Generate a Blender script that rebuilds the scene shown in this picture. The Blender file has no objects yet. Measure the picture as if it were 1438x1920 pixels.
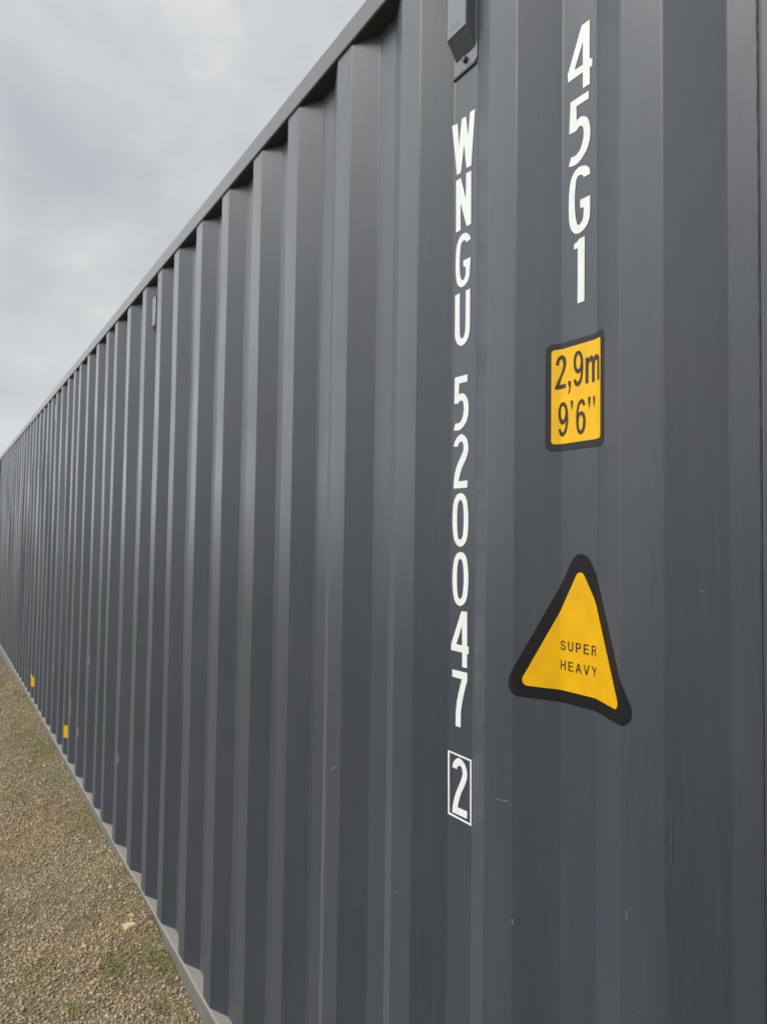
import bpy, bmesh, math, random
import numpy as np
from mathutils import Vector, Matrix
R = math.radians
rnd = random.Random(7)
nrng = np.random.default_rng(11)
sc = bpy.context.scene
col = sc.collection

# ------------------------------------------------------------------ camera
cd = bpy.data.cameras.new('camera')
cam = bpy.data.objects.new('camera', cd)
col.objects.link(cam)
sc.camera = cam
cd.sensor_fit = 'VERTICAL'; cd.sensor_height = 36.0; cd.sensor_width = 36.0
cd.lens = 24.405
cd.dof.use_dof = True; cd.dof.focus_distance = 1.2; cd.dof.aperture_fstop = 8.0     # a phone lens focused on the lettering
cd.clip_start = 0.02; cd.clip_end = 3000
right = Vector((0.54033035, 0.84133578, 0.01404361))
up = Vector((0.02781308, -0.03453799, 0.9990163))
back = Vector((0.84099319, -0.53940826, -0.04206206))
m = Matrix((right, up, back)).transposed().to_4x4()
m.translation = Vector((0.0, -0.7874, 1.65898))
cam.matrix_world = m

# ------------------------------------------------------------------ world: overcast sky
SUN_EL, SUN_AZ = 42.0, 200.0
LOBE = 4.1
GAP = 3.0
w = bpy.data.worlds.new('World'); sc.world = w; w.use_nodes = True
nt = w.node_tree; N = nt.nodes; L = nt.links; N.clear()
out = N.new('ShaderNodeOutputWorld'); bg = N.new('ShaderNodeBackground')
sky = N.new('ShaderNodeTexSky'); sky.sky_type = 'NISHITA'; sky.sun_disc = False
sky.sun_elevation = R(SUN_EL); sky.sun_rotation = R(SUN_AZ)
sky.air_density = 1.0; sky.dust_density = 2.0
tc = N.new('ShaderNodeTexCoord'); mp = N.new('ShaderNodeMapping')
mp.inputs['Scale'].default_value = (1.0, 1.0, 1.5)
mp.inputs['Rotation'].default_value = (R(8), R(-6), R(20))
n1 = N.new('ShaderNodeTexNoise'); n1.inputs['Scale'].default_value = 2.9
n1.inputs['Detail'].default_value = 6; n1.inputs['Roughness'].default_value = 0.54
n1.inputs['Distortion'].default_value = 0.35
cr = N.new('ShaderNodeValToRGB')
CL = 6.7   # brightness of the cloud layer before the background strength
e = cr.color_ramp.elements
e[0].position = 0.34; e[0].color = (0.82 * CL / 10, 0.85 * CL / 10, 0.895 * CL / 10, 1)
e[1].position = 0.64; e[1].color = (1.18 * CL / 10, 1.185 * CL / 10, 1.17 * CL / 10, 1)
k = e.new(0.5); k.color = (0.98 * CL / 10, 1.008 * CL / 10, 1.035 * CL / 10, 1)
sep = N.new('ShaderNodeSeparateXYZ')
gr = N.new('ShaderNodeValToRGB')          # overcast brightness against elevation
g = gr.color_ramp.elements
g[0].position = 0.0; g[0].color = (1.12, 1.12, 1.11, 1)
g[1].position = 1.0; g[1].color = (1.25, 1.25, 1.25, 1)
for q_, c_ in ((0.10, 1.19), (0.14, 1.17), (0.18, 1.02), (0.22, 1.13), (0.28, 0.93), (0.40, 0.92), (0.5, 0.93), (0.62, 0.93)):
    k = g.new(q_); k.color = (c_, c_ * 1.003, c_ * 1.003, 1)
mul = N.new('ShaderNodeMix'); mul.data_type = 'RGBA'; mul.blend_type = 'MULTIPLY'; mul.inputs[0].default_value = 1
sc10 = N.new('ShaderNodeVectorMath'); sc10.operation = 'SCALE'; sc10.inputs['Scale'].default_value = 10.0
mix = N.new('ShaderNodeMix'); mix.data_type = 'RGBA'; mix.inputs[0].default_value = 0.92
L.new(tc.outputs['Generated'], mp.inputs['Vector']); L.new(mp.outputs[0], n1.inputs['Vector'])
L.new(n1.outputs['Fac'], cr.inputs[0])
L.new(tc.outputs['Generated'], sep.inputs[0]); L.new(sep.outputs['Z'], gr.inputs[0])
L.new(cr.outputs[0], mul.inputs[6]); L.new(gr.outputs[0], mul.inputs[7])
L.new(mul.outputs[2], sc10.inputs[0])
# the cloud is far brighter around the hidden sun, behind the viewer's left shoulder
dot = N.new('ShaderNodeVectorMath'); dot.operation = 'DOT_PRODUCT'
bd = Vector((0.06, -0.65, 0.75)).normalized(); dot.inputs[1].default_value = bd
nrm = N.new('ShaderNodeVectorMath'); nrm.operation = 'NORMALIZE'
L.new(tc.outputs['Generated'], nrm.inputs[0]); L.new(nrm.outputs[0], dot.inputs[0])
lob = N.new('ShaderNodeMapRange'); lob.interpolation_type = 'SMOOTHSTEP'
lob.inputs['From Min'].default_value = 0.45; lob.inputs['From Max'].default_value = 1.0
lob.inputs['To Min'].default_value = 1.0; lob.inputs['To Max'].default_value = LOBE
L.new(dot.outputs['Value'], lob.inputs['Value'])
dot2 = N.new('ShaderNodeVectorMath'); dot2.operation = 'DOT_PRODUCT'      # bright gap low in the cloud, off to the left
dot2.inputs[1].default_value = Vector((-0.86, -0.49, 0.32)).normalized()
L.new(nrm.outputs[0], dot2.inputs[0])
lob2 = N.new('ShaderNodeMapRange'); lob2.interpolation_type = 'SMOOTHSTEP'
lob2.inputs['From Min'].default_value = 0.84; lob2.inputs['From Max'].default_value = 1.0
lob2.inputs['To Min'].default_value = 0.0; lob2.inputs['To Max'].default_value = GAP
L.new(dot2.outputs['Value'], lob2.inputs['Value'])
lsum = N.new('ShaderNodeMath'); lsum.operation = 'ADD'
L.new(lob.outputs[0], lsum.inputs[0]); L.new(lob2.outputs[0], lsum.inputs[1])
dot3 = N.new('ShaderNodeVectorMath'); dot3.operation = 'DOT_PRODUCT'      # a thinner, paler stretch of cloud over the container
dot3.inputs[1].default_value = Vector((-0.78, 0.33, 0.55)).normalized()
L.new(nrm.outputs[0], dot3.inputs[0])
lob3 = N.new('ShaderNodeMapRange'); lob3.interpolation_type = 'SMOOTHSTEP'
lob3.inputs['From Min'].default_value = 0.86; lob3.inputs['From Max'].default_value = 1.0
lob3.inputs['To Min'].default_value = 0.0; lob3.inputs['To Max'].default_value = 0.12
L.new(dot3.outputs['Value'], lob3.inputs['Value'])
ls2 = N.new('ShaderNodeMath'); ls2.operation = 'ADD'
L.new(lsum.outputs[0], ls2.inputs[0]); L.new(lob3.outputs[0], ls2.inputs[1])
sc3 = N.new('ShaderNodeVectorMath'); sc3.operation = 'SCALE'
L.new(sc10.outputs[0], sc3.inputs[0]); L.new(ls2.outputs[0], sc3.inputs['Scale'])
L.new(sky.outputs[0], mix.inputs[6]); L.new(sc3.outputs[0], mix.inputs[7])
L.new(mix.outputs[2], bg.inputs['Color']); bg.inputs['Strength'].default_value = 0.095
L.new(bg.outputs[0], out.inputs[0])

# ------------------------------------------------------------------ sun behind the cloud
sl = bpy.data.lights.new('sun', 'SUN'); sl.energy = 1.5; sl.angle = R(25); sl.color = (1.0, 0.96, 0.9)
so = bpy.data.objects.new('sun', sl); col.objects.link(so)
d = Vector((math.sin(R(SUN_AZ)) * math.cos(R(SUN_EL)), math.cos(R(SUN_AZ)) * math.cos(R(SUN_EL)), math.sin(R(SUN_EL))))
so.rotation_euler = d.to_track_quat('Z', 'Y').to_euler()
so.location = d * 30

sc.view_settings.view_transform = 'Standard'; sc.view_settings.look = 'None'
sc.view_settings.exposure = 0.0; sc.view_settings.gamma = 1.0

# ------------------------------------------------------------------ materials
def mat(name):
    m = bpy.data.materials.new(name); m.use_nodes = True
    t = m.node_tree; b = t.nodes['Principled BSDF']
    return m, t, b
def nd(t, typ, **kw):
    n = t.nodes.new(typ)
    for k, v in kw.items():
        if k in n.inputs.keys(): n.inputs[k].default_value = v
        else: setattr(n, k, v)
    return n
def ramp(t, fac, stops):
    r = t.nodes.new('ShaderNodeValToRGB'); e = r.color_ramp.elements
    e[0].position = stops[0][0]; e[0].color = (*stops[0][1], 1)
    e[1].position = stops[-1][0]; e[1].color = (*stops[-1][1], 1)
    for p, c in stops[1:-1]:
        k = e.new(p); k.color = (*c, 1)
    t.links.new(fac, r.inputs[0]); return r
def mixc(t, fac, a, b, mode='MIX'):
    n = t.nodes.new('ShaderNodeMix'); n.data_type = 'RGBA'; n.blend_type = mode
    for i, v in ((0, fac), (6, a), (7, b)):
        if hasattr(v, 'is_linked') or hasattr(v, 'links'): t.links.new(v, n.inputs[i])
        else: n.inputs[i].default_value = v if i == 0 else (*v, 1)
    return n.outputs[2]

def paint_material(name, base, rough=0.38, dust=0.0, spec=0.5, mud=0.0, sheen=0.0):
    m, t, b = mat(name)
    g = nd(t, 'ShaderNodeNewGeometry')
    mp = nd(t, 'ShaderNodeMapping'); mp.inputs['Scale'].default_value = (1, 1, 0.035)
    t.links.new(g.outputs['Position'], mp.inputs['Vector'])
    st = nd(t, 'ShaderNodeTexNoise', Scale=170.0, Detail=4.0, Roughness=0.6)      # fine rain streaks
    t.links.new(mp.outputs[0], st.inputs['Vector'])
    lo = nd(t, 'ShaderNodeTexNoise', Scale=2.3, Detail=5.0, Roughness=0.55)
    t.links.new(g.outputs['Position'], lo.inputs['Vector'])
    fine = nd(t, 'ShaderNodeTexNoise', Scale=420.0, Detail=2.0)
    t.links.new(g.outputs['Position'], fine.inputs['Vector'])
    d1 = tuple(c * 0.92 for c in base); d2 = tuple(c * 1.09 for c in base)
    c1 = ramp(t, st.outputs['Fac'], [(0.3, d1), (0.7, d2)]).outputs[0]
    tint = ramp(t, lo.outputs['Fac'], [(0.35, (0.93, 1.0, 0.98)), (0.65, (1.04, 0.99, 1.03))]).outputs[0]
    c2 = mixc(t, 1.0, c1, tint, 'MULTIPLY')
    # pale dust specks and chips
    vo = nd(t, 'ShaderNodeTexVoronoi', Scale=26.0); t.links.new(g.outputs['Position'], vo.inputs['Vector'])
    sp = ramp(t, vo.outputs['Distance'], [(0.0, (1, 1, 1)), (0.035, (1, 1, 1)), (0.055, (0, 0, 0))]).outputs[0]
    sel = nd(t, 'ShaderNodeSeparateColor'); t.links.new(vo.outputs['Color'], sel.inputs[0])
    gt = nd(t, 'ShaderNodeMath', operation='GREATER_THAN'); gt.inputs[1].default_value = 0.972
    t.links.new(sel.outputs[0], gt.inputs[0])
    mm = nd(t, 'ShaderNodeMath', operation='MULTIPLY'); t.links.new(sp, mm.inputs[0]); t.links.new(gt.outputs[0], mm.inputs[1])
    m3 = nd(t, 'ShaderNodeMath', operation='MULTIPLY'); t.links.new(mm.outputs[0], m3.inputs[0]); m3.inputs[1].default_value = 0.5
    c3 = mixc(t, m3.outputs[0], c2, (0.24, 0.24, 0.22))
    # wide, faint dirt runs
    mp2 = nd(t, 'ShaderNodeMapping'); mp2.inputs['Scale'].default_value = (1, 1, 0.12); t.links.new(g.outputs['Position'], mp2.inputs['Vector'])
    run = nd(t, 'ShaderNodeTexNoise', Scale=14.0, Detail=5.0, Roughness=0.62); t.links.new(mp2.outputs[0], run.inputs['Vector'])
    c3 = mixc(t, 1.0, c3, ramp(t, run.outputs['Fac'], [(0.32, (0.93, 0.94, 0.94)), (0.52, (1.0, 1.0, 1.0)), (0.72, (1.11, 1.10, 1.07))]).outputs[0], 'MULTIPLY')
    if sheen:
        b.inputs['Sheen Weight'].default_value = sheen; b.inputs['Sheen Roughness'].default_value = 0.35
        b.inputs['Sheen Tint'].default_value = (0.95, 0.96, 1.0, 1)
    if mud > 0:      # splashed, dried mud on the faces near the ground
        mn = nd(t, 'ShaderNodeTexNoise', Scale=9.0, Detail=7.0, Roughness=0.7); t.links.new(g.outputs['Position'], mn.inputs['Vector'])
        mf = ramp(t, mn.outputs['Fac'], [(0.3, (mud * .55,) * 3), (0.65, (mud,) * 3)]).outputs[0]
        c3 = mixc(t, mf, c3, (0.15, 0.14, 0.118))
    if dust > 0:
        sn = nd(t, 'ShaderNodeSeparateXYZ'); t.links.new(g.outputs['Normal'], sn.inputs[0])
        ud = ramp(t, sn.outputs['Z'], [(0.35, (0, 0, 0)), (0.9, (dust, dust, dust))]).outputs[0]
        c3 = mixc(t, ud, c3, (0.215, 0.197, 0.168))
        t.links.new(ramp(t, sn.outputs['Z'], [(0.3, (rough,) * 3), (0.9, (0.8,) * 3)]).outputs[0], b.inputs['Roughness'])
    else:
        t.links.new(ramp(t, lo.outputs['Fac'], [(0.3, (rough * 0.85,) * 3), (0.7, (rough * 1.2,) * 3)]).outputs[0], b.inputs['Roughness'])
    t.links.new(c3, b.inputs['Base Color'])
    b.inputs['Specular IOR Level'].default_value = spec
    # orange peel + faint streak relief
    bp = nd(t, 'ShaderNodeBump', Strength=0.06, Distance=0.0008); t.links.new(fine.outputs['Fac'], bp.inputs['Height'])
    b2 = nd(t, 'ShaderNodeBump', Strength=0.05, Distance=0.002); t.links.new(st.outputs['Fac'], b2.inputs['Height'])
    t.links.new(bp.outputs[0], b2.inputs['Normal']); t.links.new(b2.outputs[0], b.inputs['Normal'])
    return m

PAINT = (0.0385, 0.0450, 0.0545)
M_wall = paint_material('container_paint', PAINT, 0.38, spec=0.38, sheen=0.11)
M_rail = paint_material('rail_paint', tuple(c * 1.25 for c in PAINT), 0.5, dust=0.95)
M_sill = paint_material('muddy_rail_paint', tuple(c * 1.3 for c in PAINT), 0.6, dust=0.95, mud=0.9)
def simple(name, c, rough=0.5, noise=0.12, scale=60.0, bump=0.0, spec=0.5):
    m, t, b = mat(name)
    g = nd(t, 'ShaderNodeNewGeometry')
    n = nd(t, 'ShaderNodeTexNoise', Scale=scale, Detail=4.0); t.links.new(g.outputs['Position'], n.inputs['Vector'])
    r = ramp(t, n.outputs['Fac'], [(0.3, tuple(x * (1 - noise) for x in c)), (0.7, tuple(min(1, x * (1 + noise)) for x in c))])
    t.links.new(r.outputs[0], b.inputs['Base Color']); b.inputs['Roughness'].default_value = rough
    b.inputs['Specular IOR Level'].default_value = spec
    if bump:
        bp = nd(t, 'ShaderNodeBump', Strength=bump, Distance=0.002); t.links.new(n.outputs['Fac'], bp.inputs['Height']); t.links.new(bp.outputs[0], b.inputs['Normal'])
    return m
M_white = simple('white_marking_vinyl', (0.62, 0.625, 0.605), 0.5, 0.05, 90, 0, 0.35)
M_yellow = simple('yellow_vinyl', (0.59, 0.32, 0.003), 0.5, 0.07, 30, 0, 0.15)
M_yellow2 = simple('faded_yellow_vinyl', (0.66, 0.37, 0.010), 0.5, 0.07, 30, 0, 0.18)
M_black = simple('black_vinyl', (0.007, 0.006, 0.0055), 0.5, 0.1, 60, 0, 0.2)
M_grey = simple('faded_black_vinyl', (0.019, 0.0175, 0.017), 0.5, 0.12, 60, 0, 0.22)
M_brown = simple('black_ink_on_yellow', (0.04, 0.026, 0.014), 0.5, 0.1, 60, 0, 0.2)
M_seal = simple('dark_sealant', (0.022, 0.023, 0.026), 0.6, 0.35, 300, 0.3)
M_vent = simple('pale_grey_vent_plastic', (0.11, 0.12, 0.133), 0.5, 0.04, 40)
M_vdark = simple('dark_vent_face', (0.055, 0.057, 0.06), 0.6, 0.1, 40)
M_hole = simple('vent_hole', (0.008, 0.008, 0.009), 0.8, 0.1, 40)
M_under = paint_material('rail_underside_paint', tuple(c * 1.0 for c in PAINT), 0.5)
M_scratch = simple('bare_scratch', (0.16, 0.158, 0.15), 0.6, 0.3, 500)
M_scuff = simple('pinkish_scuff', (0.22, 0.17, 0.14), 0.6, 0.3, 200)
M_rust = simple('brown_runoff_stain', (0.056, 0.053, 0.042), 0.42, 0.2, 200)

# ------------------------------------------------------------------ helpers
def empty(name, loc=(0, 0, 0)):
    o = bpy.data.objects.new(name, None); o.location = loc; o.empty_display_size = 0.3
    col.objects.link(o); return o
def link(name, me, mats, parent=None):
    o = bpy.data.objects.new(name, me)
    for x in (mats if isinstance(mats, (list, tuple)) else [mats]): me.materials.append(x)
    col.objects.link(o)
    if parent is not None: o.parent = parent
    return o
def from_bm(name, bm, mats, parent=None, smooth=False):
    me = bpy.data.meshes.new(name); bm.to_mesh(me); bm.free()
    if smooth:
        for p in me.polygons: p.use_smooth = True
    return link(name, me, mats, parent)
def box(bm, x0, x1, y0, y1, z0, z1, bev=0.0, mi=0):
    vs = [bm.verts.new((x, y, z)) for x in (x0, x1) for y in (y0, y1) for z in (z0, z1)]
    fs = [bm.faces.new([vs[i] for i in q]) for q in ((0, 1, 3, 2), (4, 6, 7, 5), (0, 4, 5, 1), (2, 3, 7, 6), (0, 2, 6, 4), (1, 5, 7, 3))]
    for f in fs: f.material_index = mi
    if bev:
        es = list({e for f in fs for e in f.edges})
        bmesh.ops.bevel(bm, geom=es, offset=bev, segments=3, affect='EDGES', profile=0.5)
    return vs
GLYPHS = [
    (0, 'W', [[(-1.0502,2.4734),(-1.0356,2.472),(-1.0307,2.4255),(-1.0233,2.4747),(-1.0102,2.4729),(-1.004,2.4323),(-0.9982,2.4751),(-0.9839,2.4739),(-0.9936,2.3692),(-1.0075,2.3706),(-1.0157,2.4204),(-1.0244,2.3691),(-1.0369,2.3697)]]),
    (0, 'N', [[(-1.039,2.3592),(-1.0242,2.3588),(-1.0088,2.3123),(-1.0084,2.3605),(-0.9935,2.3597),(-0.9927,2.2571),(-1.0054,2.2568),(-1.0243,2.3095),(-1.0236,2.2563),(-1.0374,2.2565)]]),
    (0, 'G', [[(-0.9928,2.2286),(-0.9962,2.2357),(-0.9992,2.2394),(-1.0068,2.2455),(-1.016,2.2468),(-1.021,2.2457),(-1.0271,2.242),(-1.0309,2.2376),(-1.0345,2.2302),(-1.0363,2.2227),(-1.0374,2.2112),(-1.0378,2.2011),(-1.0378,2.1868),(-1.0372,2.1766),(-1.0355,2.165),(-1.0336,2.1581),(-1.0304,2.1519),(-1.0272,2.1483),(-1.0204,2.1441),(-1.0128,2.1439),(-1.0083,2.1453),(-1.0024,2.1489),(-0.9992,2.1523),(-0.9969,2.1574),(-0.9957,2.1629),(-0.9946,2.1754),(-0.9929,2.1939),(-1.0146,2.1939),(-1.0138,2.1815),(-1.0074,2.1803),(-1.0069,2.171),(-1.0074,2.1661),(-1.0091,2.1604),(-1.0112,2.1578),(-1.0162,2.1563),(-1.0196,2.1588),(-1.0215,2.1627),(-1.0237,2.1709),(-1.0247,2.1778),(-1.0252,2.1874),(-1.0252,2.1967),(-1.0245,2.2106),(-1.0237,2.219),(-1.0222,2.2264),(-1.02,2.2302),(-1.0141,2.2335),(-1.0087,2.2309),(-1.0059,2.2264)]]),
    (0, 'U', [[(-1.0384,2.1336),(-1.0239,2.134),(-1.0237,2.0759),(-1.0229,2.0562),(-1.0216,2.0493),(-1.0178,2.0446),(-1.0128,2.0455),(-1.0105,2.0476),(-1.0082,2.052),(-1.0071,2.0576),(-1.0064,2.0715),(-1.0063,2.1335),(-0.9936,2.1341),(-0.9933,2.068),(-0.994,2.0544),(-0.9956,2.0477),(-0.9992,2.0405),(-1.003,2.0363),(-1.0089,2.0327),(-1.0133,2.0313),(-1.0209,2.0314),(-1.0295,2.0372),(-1.0333,2.0417),(-1.0367,2.0488),(-1.0381,2.0577),(-1.038,2.0797)]]),
    (0, '5', [[(-1.0368,1.9737),(-0.9991,1.9728),(-0.9992,1.9596),(-1.0231,1.9599),(-1.0245,1.939),(-1.0198,1.94),(-1.0166,1.9399),(-1.0118,1.939),(-1.0082,1.9374),(-1.004,1.9342),(-1.0012,1.9311),(-0.9982,1.9264),(-0.9965,1.9215),(-0.9952,1.9137),(-0.9949,1.9077),(-0.9954,1.9002),(-0.9967,1.8944),(-0.9995,1.8872),(-1.0025,1.8826),(-1.0071,1.8779),(-1.0113,1.8749),(-1.0172,1.872),(-1.0222,1.8708),(-1.0289,1.8707),(-1.0331,1.8711),(-1.0388,1.8727),(-1.0339,1.8849),(-1.0263,1.884),(-1.0225,1.8846),(-1.0183,1.8865),(-1.0155,1.8891),(-1.0125,1.8937),(-1.0109,1.8981),(-1.0095,1.9048),(-1.0091,1.9098),(-1.0095,1.916),(-1.0102,1.9198),(-1.0122,1.9246),(-1.0172,1.9268),(-1.0214,1.9256),(-1.0235,1.9246),(-1.0269,1.9219),(-1.0374,1.9231)]]),
    (0, '2', [[(-1.0388,1.8411),(-1.0354,1.8494),(-1.0326,1.8535),(-1.0278,1.8579),(-1.0235,1.8604),(-1.0152,1.8629),(-1.0077,1.8595),(-1.0039,1.8567),(-0.9997,1.8521),(-0.9972,1.8478),(-0.9952,1.8415),(-0.9946,1.8361),(-0.9954,1.8286),(-0.997,1.8228),(-1.0004,1.8156),(-1.0038,1.8103),(-1.009,1.8039),(-1.0127,1.7982),(-1.0167,1.7902),(-1.0192,1.7841),(-1.0225,1.7736),(-0.9964,1.774),(-0.9968,1.7606),(-1.0375,1.7608),(-1.0364,1.7758),(-1.0353,1.7833),(-1.0333,1.7917),(-1.0304,1.7987),(-1.0251,1.8082),(-1.0207,1.8148),(-1.0148,1.8219),(-1.0116,1.8267),(-1.0093,1.8318),(-1.0085,1.8356),(-1.0088,1.8402),(-1.0095,1.8431),(-1.0111,1.8459),(-1.0127,1.8475),(-1.016,1.8489),(-1.0202,1.8472),(-1.0222,1.8454),(-1.0252,1.8403)]]),
    (0, '0', [[(-1.0189,1.7511),(-1.0146,1.7511),(-1.0092,1.7496),(-1.0055,1.7475),(-1.0013,1.7436),(-0.9988,1.7396),(-0.9966,1.7335),(-0.9951,1.7261),(-0.9933,1.7133),(-0.9927,1.7036),(-0.993,1.6917),(-0.9937,1.6823),(-0.9953,1.6703),(-0.9976,1.6633),(-1.002,1.6573),(-1.0062,1.6538),(-1.0152,1.65),(-1.0245,1.6531),(-1.0289,1.6565),(-1.0335,1.6629),(-1.0361,1.6697),(-1.0381,1.6804),(-1.0391,1.6889),(-1.0397,1.6997),(-1.0395,1.7093),(-1.0385,1.7232),(-1.0372,1.7314),(-1.0348,1.7387),(-1.0323,1.7432),(-1.0281,1.7476),(-1.0243,1.7499)],[(-1.0161,1.7387),(-1.0123,1.7364),(-1.0105,1.7339),(-1.0086,1.7293),(-1.0075,1.7231),(-1.0065,1.7117),(-1.0062,1.7022),(-1.0065,1.6894),(-1.0072,1.6809),(-1.0086,1.6718),(-1.0105,1.6672),(-1.0154,1.6633),(-1.0205,1.6656),(-1.0225,1.669),(-1.0239,1.6763),(-1.0248,1.6839),(-1.0257,1.6961),(-1.0259,1.7063),(-1.0252,1.72),(-1.0243,1.7276),(-1.0226,1.7333),(-1.0206,1.7362)]]),
    (0, '0', [[(-1.0176,1.6406),(-1.0133,1.6409),(-1.0078,1.6399),(-1.0039,1.638),(-0.9998,1.6344),(-0.9973,1.6305),(-0.9953,1.6242),(-0.9937,1.6168),(-0.9918,1.6043),(-0.9912,1.5947),(-0.9915,1.5828),(-0.9922,1.5735),(-0.9938,1.5615),(-0.9961,1.5544),(-1.0004,1.5481),(-1.0046,1.5444),(-1.0136,1.54),(-1.0228,1.5423),(-1.0272,1.5454),(-1.0318,1.5515),(-1.0345,1.5586),(-1.0368,1.5706),(-1.0378,1.5801),(-1.0383,1.5923),(-1.0378,1.6019),(-1.0363,1.6142),(-1.0349,1.6214),(-1.033,1.6276),(-1.0305,1.6319),(-1.0264,1.6365),(-1.0227,1.639)],[(-1.0154,1.6289),(-1.0112,1.6266),(-1.0093,1.6238),(-1.0074,1.6182),(-1.0062,1.6119),(-1.005,1.6015),(-1.0047,1.5927),(-1.005,1.5807),(-1.0058,1.5722),(-1.0075,1.5623),(-1.0095,1.5572),(-1.0142,1.5529),(-1.0189,1.555),(-1.0209,1.5583),(-1.0226,1.5653),(-1.0236,1.5728),(-1.0245,1.5849),(-1.0246,1.5947),(-1.0241,1.6076),(-1.0232,1.6154),(-1.0214,1.6222),(-1.0195,1.6258)]]),
    (0, '4', [[(-1.0107,1.531),(-0.994,1.5319),(-0.9932,1.4688),(-0.9886,1.4687),(-0.9889,1.4553),(-0.9932,1.4543),(-0.9928,1.4295),(-1.0067,1.4289),(-1.0071,1.4556),(-1.0397,1.4558),(-1.0399,1.4672)],[(-1.0082,1.5046),(-1.0073,1.4686),(-1.0243,1.469)]]),
    (0, '7', [[(-1.0359,1.4203),(-0.9921,1.4208),(-0.9919,1.4067),(-0.9998,1.3856),(-1.0058,1.3648),(-1.0093,1.3482),(-1.0097,1.3183),(-1.0245,1.3178),(-1.0241,1.3451),(-1.0206,1.3658),(-1.0155,1.384),(-1.0074,1.4066),(-1.0356,1.4069)]]),
    (2, 'box', [[(-1.0462,1.2682),(-0.9775,1.2678),(-0.976,1.1512),(-1.0443,1.1505)],[(-1.0415,1.265),(-0.9821,1.2643),(-0.9806,1.1547),(-1.0398,1.1549)]]),
    (2, '2', [[(-1.0332,1.2401),(-1.0307,1.2479),(-1.0283,1.252),(-1.0237,1.2566),(-1.0202,1.2592),(-1.0138,1.2621),(-1.006,1.2607),(-1.0017,1.2586),(-0.9965,1.2544),(-0.9934,1.2503),(-0.9907,1.2441),(-0.9898,1.2392),(-0.9901,1.2329),(-0.9918,1.2269),(-0.9956,1.2181),(-0.9993,1.2113),(-1.0047,1.2026),(-1.0081,1.1961),(-1.0114,1.188),(-1.0135,1.1819),(-1.0165,1.1716),(-0.9887,1.1732),(-0.9893,1.1597),(-1.0319,1.158),(-1.0302,1.1708),(-1.0282,1.1788),(-1.0245,1.1899),(-1.0208,1.1983),(-1.0131,1.2124),(-1.007,1.224),(-1.0046,1.2296),(-1.0029,1.2357),(-1.003,1.2401),(-1.0048,1.2452),(-1.0069,1.2475),(-1.0116,1.2486),(-1.0177,1.2451),(-1.0192,1.2399)]]),
    (1, '4', [[(-0.7273,2.4723),(-0.7112,2.4714),(-0.7114,2.4088),(-0.7062,2.407),(-0.7062,2.3951),(-0.7111,2.3953),(-0.711,2.3688),(-0.7247,2.3695),(-0.7247,2.3953),(-0.7549,2.3951),(-0.7555,2.4089)],[(-0.7249,2.4443),(-0.7248,2.4073),(-0.7415,2.4083)]]),
    (1, '5', [[(-0.7496,2.3598),(-0.7131,2.3594),(-0.7131,2.3468),(-0.7375,2.3473),(-0.737,2.3241),(-0.7314,2.326),(-0.7281,2.3258),(-0.7234,2.3242),(-0.7201,2.3222),(-0.7164,2.3188),(-0.7141,2.3151),(-0.7118,2.3091),(-0.7106,2.304),(-0.7099,2.297),(-0.7098,2.2912),(-0.7106,2.2835),(-0.7119,2.2778),(-0.7146,2.271),(-0.7177,2.2664),(-0.7227,2.2614),(-0.7269,2.2581),(-0.7325,2.2547),(-0.7369,2.2535),(-0.7426,2.2539),(-0.7467,2.2546),(-0.7532,2.2567),(-0.748,2.2696),(-0.7403,2.2686),(-0.7363,2.2695),(-0.7316,2.2725),(-0.7287,2.2758),(-0.7259,2.2812),(-0.7243,2.2857),(-0.7231,2.2918),(-0.7228,2.2963),(-0.7231,2.3016),(-0.7236,2.305),(-0.7252,2.3094),(-0.7299,2.3122),(-0.7331,2.3109),(-0.735,2.3098),(-0.7373,2.308),(-0.7413,2.3076),(-0.752,2.3087)]]),
    (1, 'G', [[(-0.7099,2.2266),(-0.7106,2.233),(-0.7116,2.2361),(-0.7139,2.2395),(-0.7163,2.2418),(-0.7199,2.2442),(-0.7236,2.2456),(-0.7291,2.2469),(-0.7332,2.2468),(-0.7379,2.2452),(-0.7413,2.243),(-0.7451,2.2391),(-0.7474,2.2353),(-0.7495,2.2294),(-0.7508,2.2231),(-0.752,2.2131),(-0.7526,2.2039),(-0.7528,2.1904),(-0.7526,2.1805),(-0.7518,2.1689),(-0.7505,2.1615),(-0.7481,2.1542),(-0.7454,2.1496),(-0.7394,2.1434),(-0.7329,2.1418),(-0.7289,2.142),(-0.7233,2.1436),(-0.7195,2.1457),(-0.7154,2.1497),(-0.713,2.1535),(-0.7109,2.1592),(-0.7101,2.1685),(-0.7099,2.1933),(-0.7295,2.1936),(-0.7295,2.181),(-0.7225,2.1793),(-0.7225,2.1723),(-0.7229,2.1679),(-0.724,2.1617),(-0.7259,2.1582),(-0.7311,2.1546),(-0.7353,2.1568),(-0.7375,2.1649),(-0.7387,2.1709),(-0.7399,2.1804),(-0.7403,2.1899),(-0.7401,2.2048),(-0.7396,2.2142),(-0.7385,2.2235),(-0.7373,2.2285),(-0.7354,2.2322),(-0.7334,2.2336),(-0.7301,2.2337),(-0.7279,2.2331),(-0.7256,2.2317),(-0.7241,2.2302),(-0.7222,2.2268)]]),
    (1, '1', [[(-0.7203,2.1328),(-0.7302,2.1331),(-0.736,2.1293),(-0.7416,2.1273),(-0.7419,2.1195),(-0.734,2.1187),(-0.7344,2.0317),(-0.7209,2.032)]]),
]
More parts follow.
